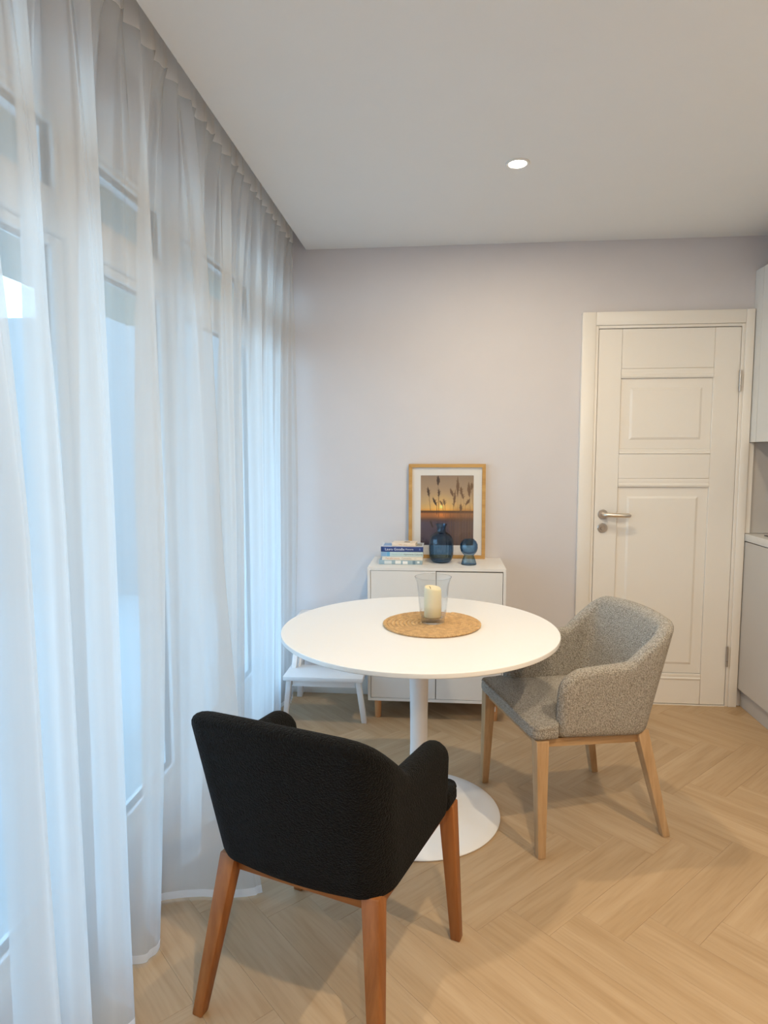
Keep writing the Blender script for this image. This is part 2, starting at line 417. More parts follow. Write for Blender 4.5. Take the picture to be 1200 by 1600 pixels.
# window wall and its four windows
ZB, ZT0, ZT1, ZT = 0.115, 1.957, 2.057, 2.268
bm = bmesh.new()
add_box(bm, (XW-XTH, YF, -0.06), (XW, YB, ZB))
add_box(bm, (XW-XTH, YF, ZT), (XW, YB, 2.60))
WIN = [(-0.28, 0.74), (0.76, 1.77), (1.79, 2.42), (2.44, 3.49)]  # last window lengthened towards the corner to brighten the far curtain
add_box(bm, (XW-XTH, YF, ZB), (XW, WIN[0][0], ZT))
for a, b in ((0.74, 0.76), (1.77, 1.79), (2.42, 2.44)): add_box(bm, (XW-XTH, a, ZB), (XW-0.02, b, ZT))
add_box(bm, (XW-XTH, WIN[3][1], ZB), (XW, YB, ZT))
struct(bm_obj('wall_left', bm, M['wall']), 'window wall behind the sheer curtains')
for i, (a, b) in enumerate(WIN):
    x0, x1 = XW-0.09, XW-0.012
    wo_ = bpy.data.objects.new('window_%d' % (i+1), None); COL.objects.link(wo_); struct(wo_, 'tall white framed window with a glazed transom above')
    fr = bmesh.new()
    add_box(fr, (x0, a, ZB), (x1, a+0.05, ZT), 0.004); add_box(fr, (x0, b-0.05, ZB), (x1, b, ZT), 0.004)
    add_box(fr, (x0, a+0.05, ZB), (x1, b-0.05, ZB+0.035), 0.003); add_box(fr, (x0, a+0.05, ZT-0.012), (x1, b-0.05, ZT), 0.003)
    bm_obj('window_frame', fr, M['frame_white'], wo_, 40)
    box('transom_bar', (x0, a+0.05, ZT0), (x1, b-0.05, ZT1), M['frame_white'], wo_, 0.003)
    for (z0, z1, s) in ((ZB+0.038, ZT0-0.003, 0.052), (ZT1+0.003, ZT-0.014, 0.022)):
        sb = bmesh.new(); A, B = a+0.053, b-0.053; X0, X1 = x0+0.008, x1-0.014
        add_box(sb, (X0, A, z0), (X1, A+s, z1), 0.004); add_box(sb, (X0, B-s, z0), (X1, B, z1), 0.004)
        add_box(sb, (X0, A+s, z0), (X1, B-s, z0+s*0.75), 0.004); add_box(sb, (X0, A+s, z1-s*0.5), (X1, B-s, z1), 0.004)
        so = bm_obj('sash', sb, M['frame_white'], wo_, 40)
        gk = bmesh.new(); e = 0.005
        ga, gb, g0, g1 = A+s, B-s, z0+s*0.75, z1-s*0.5; xm = (X0+X1)/2
        add_box(gk, (xm-0.008, ga, g0), (xm+0.012, ga+e, g1)); add_box(gk, (xm-0.008, gb-e, g0), (xm+0.012, gb, g1))
        add_box(gk, (xm-0.008, ga+e, g0), (xm+0.012, gb-e, g0+e)); add_box(gk, (xm-0.008, ga+e, g1-e), (xm+0.012, gb-e, g1))
        bm_obj('gasket', gk, M['gasket'], so)
        box('glass', (xm-0.002, ga+e, g0+e), (xm+0.002, gb-e, g1-e), M['pane'], so)
    # sampling aid for the daylight coming through this window
    la = bpy.data.lights.new('window_portal', 'AREA'); la.shape = 'RECTANGLE'; la.size = b-a; la.size_y = ZT-ZB
    lo_ = bpy.data.objects.new('window_portal', la); COL.objects.link(lo_)
    lo_.location = (XW-0.10, (a+b)/2, (ZB+ZT)/2); lo_.rotation_euler = (Vector((1, 0, 0))).to_track_quat('-Z', 'Y').to_euler()
    la.cycles.is_portal = True

# outside: terrace, porch roof, a rendered garden wall
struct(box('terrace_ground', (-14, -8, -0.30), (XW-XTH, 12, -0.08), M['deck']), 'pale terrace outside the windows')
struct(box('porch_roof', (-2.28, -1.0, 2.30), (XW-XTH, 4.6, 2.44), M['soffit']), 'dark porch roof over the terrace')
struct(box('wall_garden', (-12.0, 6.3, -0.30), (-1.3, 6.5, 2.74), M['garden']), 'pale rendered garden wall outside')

# door in the back wall
door = bpy.data.objects.new('door_1', None); COL.objects.link(door); struct(door, 'white panelled interior door with a nickel lever handle')
DX0, DX1, DZ = 0.813, 1.530, 2.027
YD = YB - 0.022          # face of the leaf
bm = bmesh.new()         # casing: two uprights and a head, stepped
CY = YB - 0.030
CR = XK - 0.004
add_box(bm, (0.725, CY, 0.0), (0.795, YB, 2.115), 0.003); add_box(bm, (1.549, CY, 0.0), (CR, YB, 2.115), 0.003)
add_box(bm, (0.7955, CY, 2.046), (1.5485, YB, 2.115), 0.003)
bm_obj('door_casing', bm, M['trim'], door, 40)
bm = bmesh.new()
add_box(bm, (0.7955, YB-0.024, 0), (0.8105, YB, 2.045), 0.002); add_box(bm, (1.5325, YB-0.024, 0), (1.5485, YB, 2.045), 0.002)
add_box(bm, (0.8105, YB-0.024, 2.0305), (1.5325, YB, 2.045), 0.002)
bm_obj('door_jamb', bm, M['trim'], door, 40)
box('shadow_gap', (0.810, YB-0.006, 0.0), (1.533, YB+0.0, 2.031), M['gap_shade'], door)
box('threshold', (0.812, YB-0.026, 0.0), (1.531, YB-0.007, 0.0045), M['trim'], door)
SL, SR = 0.932, 1.401
leafs = [('stile', (DX0, 0.008, SL, DZ)), ('stile', (SR, 0.008, DX1, DZ)),
         ('rail', (SL+0.0008, 1.822, SR-0.0008, DZ)), ('rail', (SL+0.0008, 1.243, SR-0.0008, 1.372)), ('rail', (SL+0.0008, 0.008, SR-0.0008, 0.142))]
for nme, (xa, za, xb, zb) in leafs:
    box(nme, (xa, YD, za), (xb, YB-0.007, zb), M['trim'], door, 0.0016, 1)
def ledge(za, zb):
    """horizontal moulded bolection strip"""
    bm = bmesh.new(); h = zb-za
    prof = [(0.0, 0.0), (-0.0045, 0.0), (-0.0075, 0.16*h), (-0.0075, 0.30*h), (-0.0040, 0.42*h), (-0.0048, 0.7*h), (-0.0042, 0.95*h), (0.0, h)]
    a = [bm.verts.new((SL+0.001, YD+0.004+p, za+z)) for p, z in prof]; b = [bm.verts.new((SR-0.001, YD+0.004+p, za+z)) for p, z in prof]
    n = len(prof)
    for i in range(n-1): bm.faces.new((a[i], b[i], b[i+1], a[i+1]))
    bm.faces.new((a[n-1], b[n-1], b[0], a[0])); bm.faces.new(a); bm.faces.new(b[::-1])
    bm_obj('moulding', bm, M['trim'], door)
ledge(1.772, 1.822); ledge(1.372, 1.398); ledge(1.197, 1.243); ledge(0.142, 0.178)
def raised_panel(xa, za, xb, zb):
    bm = bmesh.new(); yb, yf = YD+0.009, YD+0.003
    m1, m2 = 0.050, 0.062
    def ring(m, y): return [bm.verts.new(p) for p in ((xa+m, y, za+m), (xb-m, y, za+m), (xb-m, y, zb-m), (xa+m, y, zb-m))]
    r0, r1, r2 = ring(0, yb), ring(m1, yb-0.001), ring(m2, yf)
    for A, B in ((r0, r1), (r1, r2)):
        for i in range(4):
            j = (i+1) % 4; bm.faces.new((A[i], A[j], B[j], B[i]))
    bm.faces.new(r2)
    k = [bm.verts.new((v.co.x, YB-0.008, v.co.z)) for v in r0]
    for i in range(4):
        j = (i+1) % 4; bm.faces.new((k[i], k[j], r0[j], r0[i]))
    bm.faces.new(k)
    bm_obj('panel', bm, M['trim'], door)
raised_panel(SL+0.001, 1.398, SR-0.001, 1.772); raised_panel(SL+0.001, 0.178, SR-0.001, 1.197)
# handle
hd = bpy.data.objects.new('door_handle', None); COL.objects.link(hd); hd.parent = door
def disc_y(name, r, t, c, m, parent, hole=None):
    bm = lathe_bm([(0, 0), (r, 0), (r, t*0.6), (r*0.9, t), (r*0.55, t), (0.0, t)] if hole is None else
                  [(0, 0), (r, 0), (r, t*0.6), (r*0.88, t), (hole, t), (hole, t*0.5), (0, t*0.5)], 40)
    R = Matrix.Rotation(PI/2, 4, 'X')
    for v in bm.verts: v.co = R @ v.co + Vector(c)
    return bm_obj(name, bm, m, parent, 30)
disc_y('rosette', 0.026, 0.008, (0.857, YD, 1.049), M['steel'], hd)
bm = bmesh.new()
tube_bm(bm, [(0.858, YD-0.006, 1.049), (0.858, YD-0.036, 1.049), (0.862, YD-0.045, 1.049), (0.872, YD-0.050, 1.049), (0.93, YD-0.051, 1.0475), (0.982, YD-0.051, 1.0465), (0.990, YD-0.049, 1.046)],
        [0.010, 0.010, 0.011, 0.0125, 0.0125, 0.0125, 0.008], 16)
tag(bm_obj('lever', bm, M['steel_lever'], hd, 50), 'pale satin lever')
disc_y('lock_rosette', 0.026, 0.008, (0.857, YD, 0.975), M['steel'], door, 0.016)
disc_y('lock_cylinder', 0.011, 0.007, (0.857, YD-0.003, 0.973), M['steel'], door)
for z0, z1 in ((1.697, 1.806), (0.226, 0.336)):
    bm = bmesh.new()
    tube_bm(bm, [(1.5312, YB-0.030, z0), (1.5312, YB-0.030, z0+0.030)], 0.0065, 10); tube_bm(bm, [(1.5312, YB-0.030, z0+0.032), (1.5312, YB-0.030, z1)], 0.0065, 10)
    bm_obj('hinge', bm, M['steel'], door, 40)

# ================================================================ CEILING DOWNLIGHTS
def downlight(x, y, label, watts):
    t = thing('ceiling_downlight', label, 'ceiling light', (x, y, ZC), 0, 'recessed ceiling spots')
    bm = lathe_bm([(0.030, 0.0), (0.046, 0.0), (0.046, -0.002), (0.043, -0.005), (0.036, -0.005), (0.030, 0.0)], 40, cap=False)
    bm_obj('trim_ring', bm, M['ceiling'], t, 40)
    bm = lathe_bm([(0.0, -0.0035), (0.034, -0.0035), (0.034, 0.0), (0, 0)], 32)
    bm_obj('lamp_lens', bm, M['lens'], t)
    la = bpy.data.lights.new('downlight', 'AREA'); la.shape = 'DISK'; la.size = 0.066; la.energy = watts; la.color = (1.0, 0.835, 0.605)
    lo = bpy.data.objects.new('downlight', la); COL.objects.link(lo); lo.parent = t; lo.location = (0, 0, -0.006)
downlight(0.275, 2.625, 'bright round recessed ceiling spot above the round table', DOWNLIGHT_W)
for (x, y, lb) in ((0.275, 0.45, 'round recessed ceiling spot behind the viewer'), (1.15, 1.05, 'round recessed ceiling spot beside the kitchen units'), (0.275, -1.0, 'round recessed ceiling spot at the far end of the room')):
    downlight(x, y, lb, DOWNLIGHT_REST_W)

# ================================================================ KITCHEN UNITS on the right
t = thing('kitchen_base_cabinet', 'greige flat-fronted kitchen base cabinet under the white worktop', 'cabinet', (XK, YB, 0))
K1 = 1.19
box('body', (0.020, K1-YB, 0.100), (XR-XK-0.002, -0.002, 0.910), M['kit_low'], t)
for k in range(4):
    y1 = -0.003-k*0.6; box('door', (0.0, y1-0.597, 0.104), (0.0195, y1, 0.908), M['kit_low'], t, 0.0015, 1)
box('plinth', (0.026, K1-YB, 0.0), (0.042, -0.002, 0.098), M['plinth'], t)
wt = tag(box('worktop', (XK-0.003, K1, 0.9125), (XR-0.002, YB-0.002, 0.951), M['worktop'], None, 0.002), 'white kitchen worktop running along the right wall', 'worktop')
hob = thing('hob', 'black glass hob set into the white worktop', 'hob', (XK+0.05, YB-0.62, 0.9512))
box('glass_top', (0, 0.0, 0), (0.50, 0.50, 0.005), M['black'], hob, 0.0015, 1)
box('splashback_back', (XK+0.026, YB-0.008, 0.953), (XR-0.002, YB-0.001, 1.431), M['splash'])
tag(bpy.data.objects['splashback_back'], None, None, None, 'structure'); bpy.data.objects['splashback_back'].name = 'trim_2'
struct(bpy.data.objects['trim_2'], 'grey splashback between worktop and wall cabinet')
struct(box('trim_1', (XK, YB-0.02, 0.953), (XK+0.024, YB-0.001, 1.431), M['trim']), 'white filler strip beside the splashback')
t = thing('kitchen_wall_cabinet', 'white kitchen wall cabinet at the right edge, beside the door', 'cabinet', (XK, YB, 0))
box('body', (0.020, K1-YB, 1.434), (XR-XK-0.002, -0.002, 2.311), M['kit_up'], t)
box('filler', (0.0, -0.088, 1.433), (0.0195, -0.002, 2.311), M['kit_up'], t, 0.001, 1)
for k in range(4):
    y1 = -0.0905-k*0.57
    d = box('door', (0.0, y1-0.567, 1.433), (0.0195, y1, 2.311), M['kit_up'], t, 0.001, 1)

# ================================================================ WHITE SIDEBOARD
CX, CYF, CZ = -0.384, YB-0.352, 0.10
t = thing('sideboard', 'small white two-door sideboard on short wooden legs against the back wall', 'cabinet', (CX, CYF, 0))
th = 0.014; W_, H_, D_ = 0.70, 0.70, 0.348
bm = bmesh.new()
def quad_prism(bm, a, b, y0, y1):
    add_hexa(bm, [(a[0][0], y0, a[0][1]), (a[1][0], y0, a[1][1]), (b[1][0], y0, b[1][1]), (b[0][0], y0, b[0][1])],
                 [(a[0][0], y1, a[0][1]), (a[1][0], y1, a[1][1]), (b[1][0], y1, b[1][1]), (b[0][0], y1, b[0][1])])
z0, z1 = CZ, CZ+H_
for nm, a, b in (('top_panel', ((0, z1), (W_, z1)), ((th, z1-th), (W_-th, z1-th))), ('bottom_panel', ((0, z0), (W_, z0)), ((th, z0+th), (W_-th, z0+th))),
                 ('side_panel', ((0, z0), (0, z1)), ((th, z0+th), (th, z1-th))), ('side_panel', ((W_, z0), (W_, z1)), ((W_-th, z0+th), (W_-th, z1-th)))):
    bm = bmesh.new(); quad_prism(bm, a, b, 0, D_); bm_obj(nm, bm, M['cab'], t)
box('back_panel', (th, D_-0.008, z0+th), (W_-th, D_-0.002, z1-th), M['cab'], t)
box('inner_shadow', (th+0.0005, 0.022, z0+th+0.0005), (W_-th-0.0005, 0.03, z1-th-0.0005), M['gap_shade'], t).name = 'inner_shade'  # added dark sheet behind the doors, painted shade for the gaps
box('door', (th+0.0022, 0.002, z0+th+0.0022), (W_/2-0.0016, 0.0195, z1-th-0.0022), M['cab'], t, 0.001, 1)
box('door', (W_/2+0.0016, 0.002, z0+th+0.0022), (W_-th-0.0026, 0.0195, z1-th-0.006), M['cab'], t, 0.001, 1)
for lx in (0.048, W_-0.048):
    for ly in (0.04, D_-0.04):
        bm = lathe_bm([(0.0, 0.0), (0.0155, 0.0), (0.0165, 0.002), (0.0185, CZ-0.001), (0, CZ-0.001)], 24)
        o = bm_obj('leg', bm, M['birch'], t, 40); o.location = (lx, ly, 0)
        if lx > 0.3 and ly < 0.1:
            st = box('price_sticker', (-0.008, -0.0182, 0.052), (0.006, -0.0178, 0.078), M['paper'], o)

# ================================================================ PICTURE leaning on the wall
def build_print():
    NX, NY = 128, 170
    u = (np.arange(NX+1)/NX)[None, :].repeat(NY+1, 0); v = (np.arange(NY+1)/NY)[:, None].repeat(NX+1, 1)
    def c(*a): return np.array(a, float)/255
    img = np.zeros((NY+1, NX+1, 3))
    stops = [(0.0, c(150, 128, 108)), (0.2, c(172, 146, 118)), (0.38, c(198, 166, 122)), (0.47, c(216, 172, 106)), (0.502, c(216, 150, 70)), (0.508, c(86, 56, 38)), (0.53, c(104, 66, 40)),
             (0.545, c(178, 112, 62)), (0.59, c(160, 100, 58)), (0.63, c(96, 66, 54)), (0.68, c(84, 70, 82)), (0.85, c(92, 74, 78)), (1.0, c(58, 48, 56))]
    for k in range(3): img[..., k] = np.interp(v, [s[0] for s in stops], [s[1][k] for s in stops])
    g = np.exp(-(((u-0.39)/0.22)**2+((v-0.46)/0.16)**2)); img += g[..., None]*np.array([0.16, 0.10, -0.02])*(v < 0.505)[..., None]
    g = np.exp(-(((u-0.39)/0.03)**2+((v-0.445)/0.025)**2)); img += g[..., None]*np.array([0.35, 0.3, 0.2])
    g = np.exp(-(((u-0.39)/0.10)**2+((v-0.57)/0.05)**2)); img += g[..., None]*np.array([0.22, 0.12, 0.03])
    rs = np.random.RandomState(3)
    st = rs.rand(NX+1)[None, :].repeat(NY+1, 0); low = np.clip((v-0.55)/0.2, 0, 1)
    img += ((st-0.5)*0.16*low*np.clip(u*1.6-0.3, 0.15, 1))[..., None]*np.array([1.1, 0.95, 0.8])
    rb = np.clip((v-0.45)/0.1, 0, 1)*np.clip((u-0.55)/0.3, 0, 1); img = img*(1-0.45*rb[..., None])+rb[..., None]*0.45*np.array([0.50, 0.40, 0.33])
    lb = np.clip((v-0.62)/0.1, 0, 1)*np.clip((0.5-u)/0.4, 0, 1); img = img*(1-0.4*lb[..., None])+lb[..., None]*0.4*np.array([0.26, 0.24, 0.34])
    def stroke(p0, p1, w0, w1, col, al=0.9, bend=0.0):
        n = 60
        for i in range(n+1):
            s = i/n; x = p0[0]+(p1[0]-p0[0])*s+bend*math.sin(PI*s); y = p0[1]+(p1[1]-p0[1])*s; w = w0+(w1-w0)*s
            d = np.sqrt((u-x)**2+((v-y)*1.32)**2); a = np.clip(1.4-d/w, 0, 1)*al/1.5
            img[:] = img*(1-a[..., None])+np.array(col)[None, None]*a[..., None]
    dk = c(62, 44, 34); br = c(112, 84, 60)
    def reed(x, vt, vb, base, w=0.018, col=dk, bend=0.0):
        stroke((x, vt), (x+bend*0.4, vt+(vb-vt)*0.5), 0.003, w, col, 0.95); stroke((x+bend*0.4, vt+(vb-vt)*0.5), (x+bend, vb), w, 0.004, col, 0.95)
        for k in range(5):
            s = 0.25+0.15*k; yy = vt+(vb-vt)*s; xx = x+bend*s
            stroke((xx, yy+0.015), (xx+(0.035 if k % 2 else -0.03), yy-0.012), 0.005, 0.003, col, 0.7)
        stroke((x+bend, vb), base, 0.0045, 0.0045, col, 0.8)
    reed(0.33, 0.0, 0.14, (0.345, 0.60), 0.024); reed(0.135, 0.165, 0.30, (0.185, 0.50), 0.018, bend=0.025); reed(0.23, 0.31, 0.43, (0.31, 0.56), 0.017, bend=0.075)
    reed(0.345, 0.19, 0.30, (0.34, 0.60), 0.014); reed(0.375, 0.36, 0.42, (0.44, 0.58), 0.010, br, 0.04); reed(0.44, 0.335, 0.42, (0.47, 0.6), 0.011, br, 0.02)
    reed(0.70, 0.01, 0.30, (0.70, 0.95), 0.024, br); reed(0.56, 0.18, 0.30, (0.62, 0.9), 0.02, br, 0.06); reed(0.655, 0.2, 0.45, (0.60, 0.95), 0.017, br, -0.03)
    reed(0.765, 0.155, 0.27, (0.73, 0.9), 0.017, br); reed(0.78, 0.24, 0.33, (0.83, 0.9), 0.012, br, 0.03); reed(0.905, 0.09, 0.31, (0.93, 0.9), 0.028, br, 0.02)
    reed(0.965, 0.10, 0.2, (1.0, 0.5), 0.02, br); reed(0.93, 0.33, 0.42, (0.80, 0.9), 0.02, br, -0.08); reed(0.76, 0.40, 0.52, (0.76, 0.95), 0.02, br)
    for k in range(46):
        x = 0.52+0.48*rs.rand(); stroke((x+0.05*(rs.rand()-0.5), 0.42+0.2*rs.rand()), (x, 1.0), 0.004, 0.006, br*(0.7+0.5*rs.rand()), 0.55)
    for k in range(14):
        x = 0.5*rs.rand(); stroke((x, 0.60+0.1*rs.rand()), (x+0.04, 0.95), 0.004, 0.004, c(96, 82, 88), 0.4)
    stroke((0.19, 0.66), (0.23, 0.74), 0.012, 0.012, c(50, 34, 30), 0.9)
    img = np.clip(img, 0, 1); L = np.where(img <= 0.04045, img/12.92, ((img+0.055)/1.055)**2.4)
    return NX, NY, u, v, L
t = thing('framed_picture', 'oak-framed photograph of reeds at sunset leaning on the wall above the sideboard', 'picture')
FW, FH, FT = 0.42, 0.52, 0.022
bm_parts = [('frame_top', ((0, FH), (FW, FH)), ((0.019, FH-0.019), (FW-0.019, FH-0.019))), ('frame_bottom', ((0, 0), (FW, 0)), ((0.019, 0.019), (FW-0.019, 0.019))),
            ('frame_side', ((0, 0), (0, FH)), ((0.019, 0.019), (0.019, FH-0.019))), ('frame_side', ((FW, 0), (FW, FH)), ((FW-0.019, 0.019), (FW-0.019, FH-0.019)))]
for nm, a, b in bm_parts:
    bm = bmesh.new(); quad_prism(bm, a, b, 0, FT); bm_obj(nm, bm, M['pic_wood'], t)
px0, px1, pz0, pz1 = 0.066, 0.356, 0.072, 0.457
box('backing', (0.019, 0.013, 0.019), (FW-0.019, 0.018, FH-0.019), M['matboard'], t)
bm = bmesh.new()
for lo, hi in (((0.0185, 0.010, pz1), (FW-0.0185, 0.0128, FH-0.0185)), ((0.0185, 0.010, 0.0185), (FW-0.0185, 0.0128, pz0)), ((0.0185, 0.010, pz0), (px0, 0.0128, pz1)), ((px1, 0.010, pz0), (FW-0.0185, 0.0128, pz1))):
    add_box(bm, lo, hi)
bm_obj('mat_board', bm, M['matboard'], t)
NX, NY, uu, vv, L = build_print()
me = bpy.data.meshes.new('print')
V = np.stack([px0+uu*(px1-px0), np.full_like(uu, 0.0122), pz1-vv*(pz1-pz0)], -1).reshape(-1, 3)
Fc = [(j*(NX+1)+i, (j+1)*(NX+1)+i, (j+1)*(NX+1)+i+1, j*(NX+1)+i+1) for j in range(NY) for i in range(NX)]
me.from_pydata(V.tolist(), [], Fc)
ca = me.color_attributes.new('print_colour', 'FLOAT_COLOR', 'POINT')
ca.data.foreach_set('color', np.concatenate([L.reshape(-1, 3), np.ones(((NX+1)*(NY+1), 1))], 1).ravel())
mp_ = mat('photo_print', (1, 1, 1, 1), 0.4)
an = mp_.node_tree.nodes.new('ShaderNodeVertexColor'); an.layer_name = 'print_colour'
mp_.node_tree.links.new(an.outputs[0], mp_.node_tree.nodes['Principled BSDF'].inputs['Base Color'])
link_mesh('print', me, mp_, t)
box('glazing', (0.0187, 0.0075, 0.0187), (FW-0.0187, 0.0090, FH-0.0187), M['glazing'], t)
lean = math.asin((0.043-0.023)/FH)
t.location = (-0.191, YB-0.046-0.0005, 0.8008); t.rotation_euler = (-lean, 0, 0)

# ================================================================ BOOKS
def text_mesh(s, size, m, parent, loc, rot, name='lettering'):
    cu = bpy.data.curves.new('text', 'FONT'); cu.body = s; cu.size = size; cu.align_x = 'LEFT'; cu.extrude = 0.0; cu.resolution_u = 2
    o = bpy.data.objects.new('text_tmp', cu); COL.objects.link(o)
    bpy.context.view_layer.update()
    me = bpy.data.meshes.new_from_object(o.evaluated_get(bpy.context.evaluated_depsgraph_get()))
    bpy.data.objects.remove(o)
    n = link_mesh(name, me, m, parent); n.location = loc; n.rotation_euler = rot
    return n
def ink(c): return mat('ink', lin(*c), 0.6)
def book(z, x, y, wid, dep, hgt, spine, cover, label, rz=0.0, texts=(), blocks=()):
    t = thing('book', label, 'book', (x, y, z), rz, 'stacked books on the sideboard')
    cm = mat('book_cover', lin(*cover), 0.35); sm = mat('book_spine', lin(*spine), 0.35)
    c = 0.0018
    box('cover', (0, 0.001, hgt-c), (wid, dep, hgt), cm, t); box('cover', (0, 0.001, 0), (wid, dep, c), cm, t)
    bm = bmesh.new(); add_box(bm, (0, -0.0012, 0), (wid, 0.0014, hgt), 0.0008, 2); sp = bm_obj('spine', bm, sm, t, 40)
    box('pages', (0.002, 0.0015, c), (wid-0.002, dep-0.002, hgt-c), M['paper'], t)
    for (s, size, col, xx) in texts:
        text_mesh(s, size, ink(col), sp, (xx, -0.0016, hgt*0.5-size*0.33), (PI/2, 0, 0))
    for (xa, xb, za, zb, col) in blocks:
        box('spine_print', (xa, -0.0015, za*hgt), (xb, -0.0011, zb*hgt), ink(col), sp)
    return t
BY = YB-0.255
zb = 0.8005
book(zb, -0.334, BY, 0.226, 0.155, 0.0215, (150, 172, 182), (170, 190, 200), 'bottom book of the stack, pale grey blue with white shapes on its spine', 0.0,
     (), ((0.028, 0.066, 0.1, 0.9, (206, 212, 212)), (0.085, 0.115, 0.15, 0.95, (226, 226, 222)), (0.124, 0.15, 0.1, 0.8, (232, 230, 226)), (0.176, 0.19, 0.05, 0.9, (108, 134, 150)), (0.2, 0.212, 0.3, 0.8, (222, 228, 228)))); zb += 0.0219
book(zb, -0.318, BY+0.002, 0.212, 0.150, 0.0195, (228, 218, 202), (220, 222, 214), 'white book with orange and grey spine lettering, second from the bottom', 0.0,
     (('Pascalin Leona', 0.0125, (206, 138, 98), 0.018), ('Concerto', 0.0130, (158, 152, 146), 0.102), ('ed.', 0.0110, (190, 190, 180), 0.168)), ()); zb += 0.0199
book(zb, -0.323, BY-0.001, 0.219, 0.155, 0.0245, (190, 208, 208), (206, 220, 222), 'pale mint book with a sky blue block on its spine, under the navy one', 0.0,
     (('Hanna Colina', 0.0120, (158, 196, 186), 0.056), ('Hypomania Culturely', 0.0115, (66, 78, 82), 0.118)), ((0.0, 0.028, 0.05, 0.95, (132, 168, 200)), (0.029, 0.046, 0.05, 0.98, (104, 166, 204)))); zb += 0.0249
book(zb, -0.324, BY-0.002, 0.221, 0.158, 0.0270, (38, 62, 122), (206, 214, 226), 'navy blue book with white lettering near the top of the stack', 0.0,
     (('Laura Gosalle', 0.0185, (222, 226, 236), 0.021), ('Menoria', 0.0125, (206, 212, 228), 0.128), ('B', 0.0150, (120, 142, 196), 0.199)), ((0.0, 0.012, 0.05, 0.95, (28, 54, 106)),))
cv = bpy.data.objects.get('book.003')
for (xa, xb_, ya, yb_, col) in ((0.010, 0.062, 0.03, 0.13, (134, 166, 208)), (0.180, 0.214, 0.03, 0.13, (150, 152, 150))):
    box('cover_print', (xa, ya, 0.0270), (xb_, yb_, 0.0273), ink(col), cv)
zb += 0.0275
t5 = book(zb, -0.268, BY+0.020, 0.125, 0.088, 0.0165, (226, 206, 184), (228, 214, 196), 'small cream book lying slightly turned on top of the navy one', math.radians(-5),
     (('Oda', 0.0095, (206, 142, 104), 0.036), ('vinde', 0.009, (200, 170, 140), 0.062)), ())
box('cover_print', (0.06, 0.03, 0.0165), (0.09, 0.06, 0.0168), ink((120, 116, 110)), t5)

# ================================================================ BLUE GLASS
def hollow(outer, wall, bottom):
    """outer profile (r,z) bottom->top; returns closed double-walled profile"""
    inner = [(max(r-wall, 0.0005), max(z, outer[0][1]+bottom)) for r, z in outer if z >= outer[0][1]+bottom*0.5]
    return [(0, outer[0][1])] + outer + inner[::-1] + [(0, outer[0][1]+bottom)]
t = thing('glass_vase', 'tall fluted blue glass bottle vase with a narrow flared neck, on the sideboard', 'vase', (-0.010, YB-0.165, 0.8006))
ou = [(0.040, 0.0), (0.048, 0.004), (0.057, 0.016), (0.0625, 0.036), (0.0645, 0.065), (0.0645, 0.095), (0.062, 0.118), (0.055, 0.138), (0.042, 0.152), (0.030, 0.159), (0.0245, 0.164), (0.0228, 0.172), (0.0235, 0.184), (0.027, 0.196), (0.031, 0.204), (0.0305, 0.2055)]
bm = lathe_bm(hollow(ou, 0.003, 0.010), 96, rib=18, ribamp=0.035, ribrange=(0.012, 0.150))
bm_obj('body', bm, M['bglass'], t, True)
t = thing('glass_candleholder', 'short blue glass candle holder, round bowl on a flared foot, right of the blue vase', 'candle holder', (0.134, YB-0.225, 0.8006))
ou = [(0.039, 0.0), (0.0405, 0.003), (0.039, 0.008), (0.033, 0.030), (0.0265, 0.045), (0.0255, 0.050), (0.033, 0.057), (0.042, 0.070), (0.0465, 0.088), (0.0455, 0.106), (0.038, 0.122), (0.028, 0.131), (0.0265, 0.133)]
inn = [(0.0235, 0.131), (0.035, 0.120), (0.0425, 0.105), (0.0435, 0.088), (0.039, 0.072), (0.028, 0.061), (0.012, 0.056), (0.0, 0.055)]
bm_obj('body', lathe_bm([(0, 0.0)]+ou+inn, 64), M['bglass'], t, True)

# ================================================================ ROUND TABLE
TX, TY = -0.088, 2.387
TZ = 0.7293
t = thing('round_table', 'round white pedestal dining table with a trumpet base', 'table', (TX, TY, 0))
R_ = 0.515
bm_obj('tabletop', lathe_bm([(0.0, 0.708), (R_-0.03, 0.708), (R_-0.004, 0.711), (R_-0.0005, 0.7135), (R_, 0.7155), (R_, 0.7275), (R_-0.0015, 0.729), (0.0, TZ)], 128), M['table'], t, 25)
bm_obj('pedestal', lathe_bm([(0.0, 0.150), (0.0372, 0.150), (0.0345, 0.20), (0.0330, 0.28), (0.0335, 0.40), (0.0355, 0.52), (0.0380, 0.62), (0.0400, 0.690), (0.060, 0.700), (0.10, 0.7078), (0, 0.7078)], 48), M['table_base'], t, 40)
bm_obj('base', lathe_bm([(0.0, 0.0), (0.306, 0.0), (0.311, 0.003), (0.311, 0.006), (0.306, 0.0095), (0.27, 0.0155), (0.22, 0.0225), (0.17, 0.032), (0.12, 0.046), (0.085, 0.064), (0.060, 0.090), (0.046, 0.118), (0.0385, 0.1495), (0, 0.1495)], 96), M['table_base'], t, 35)

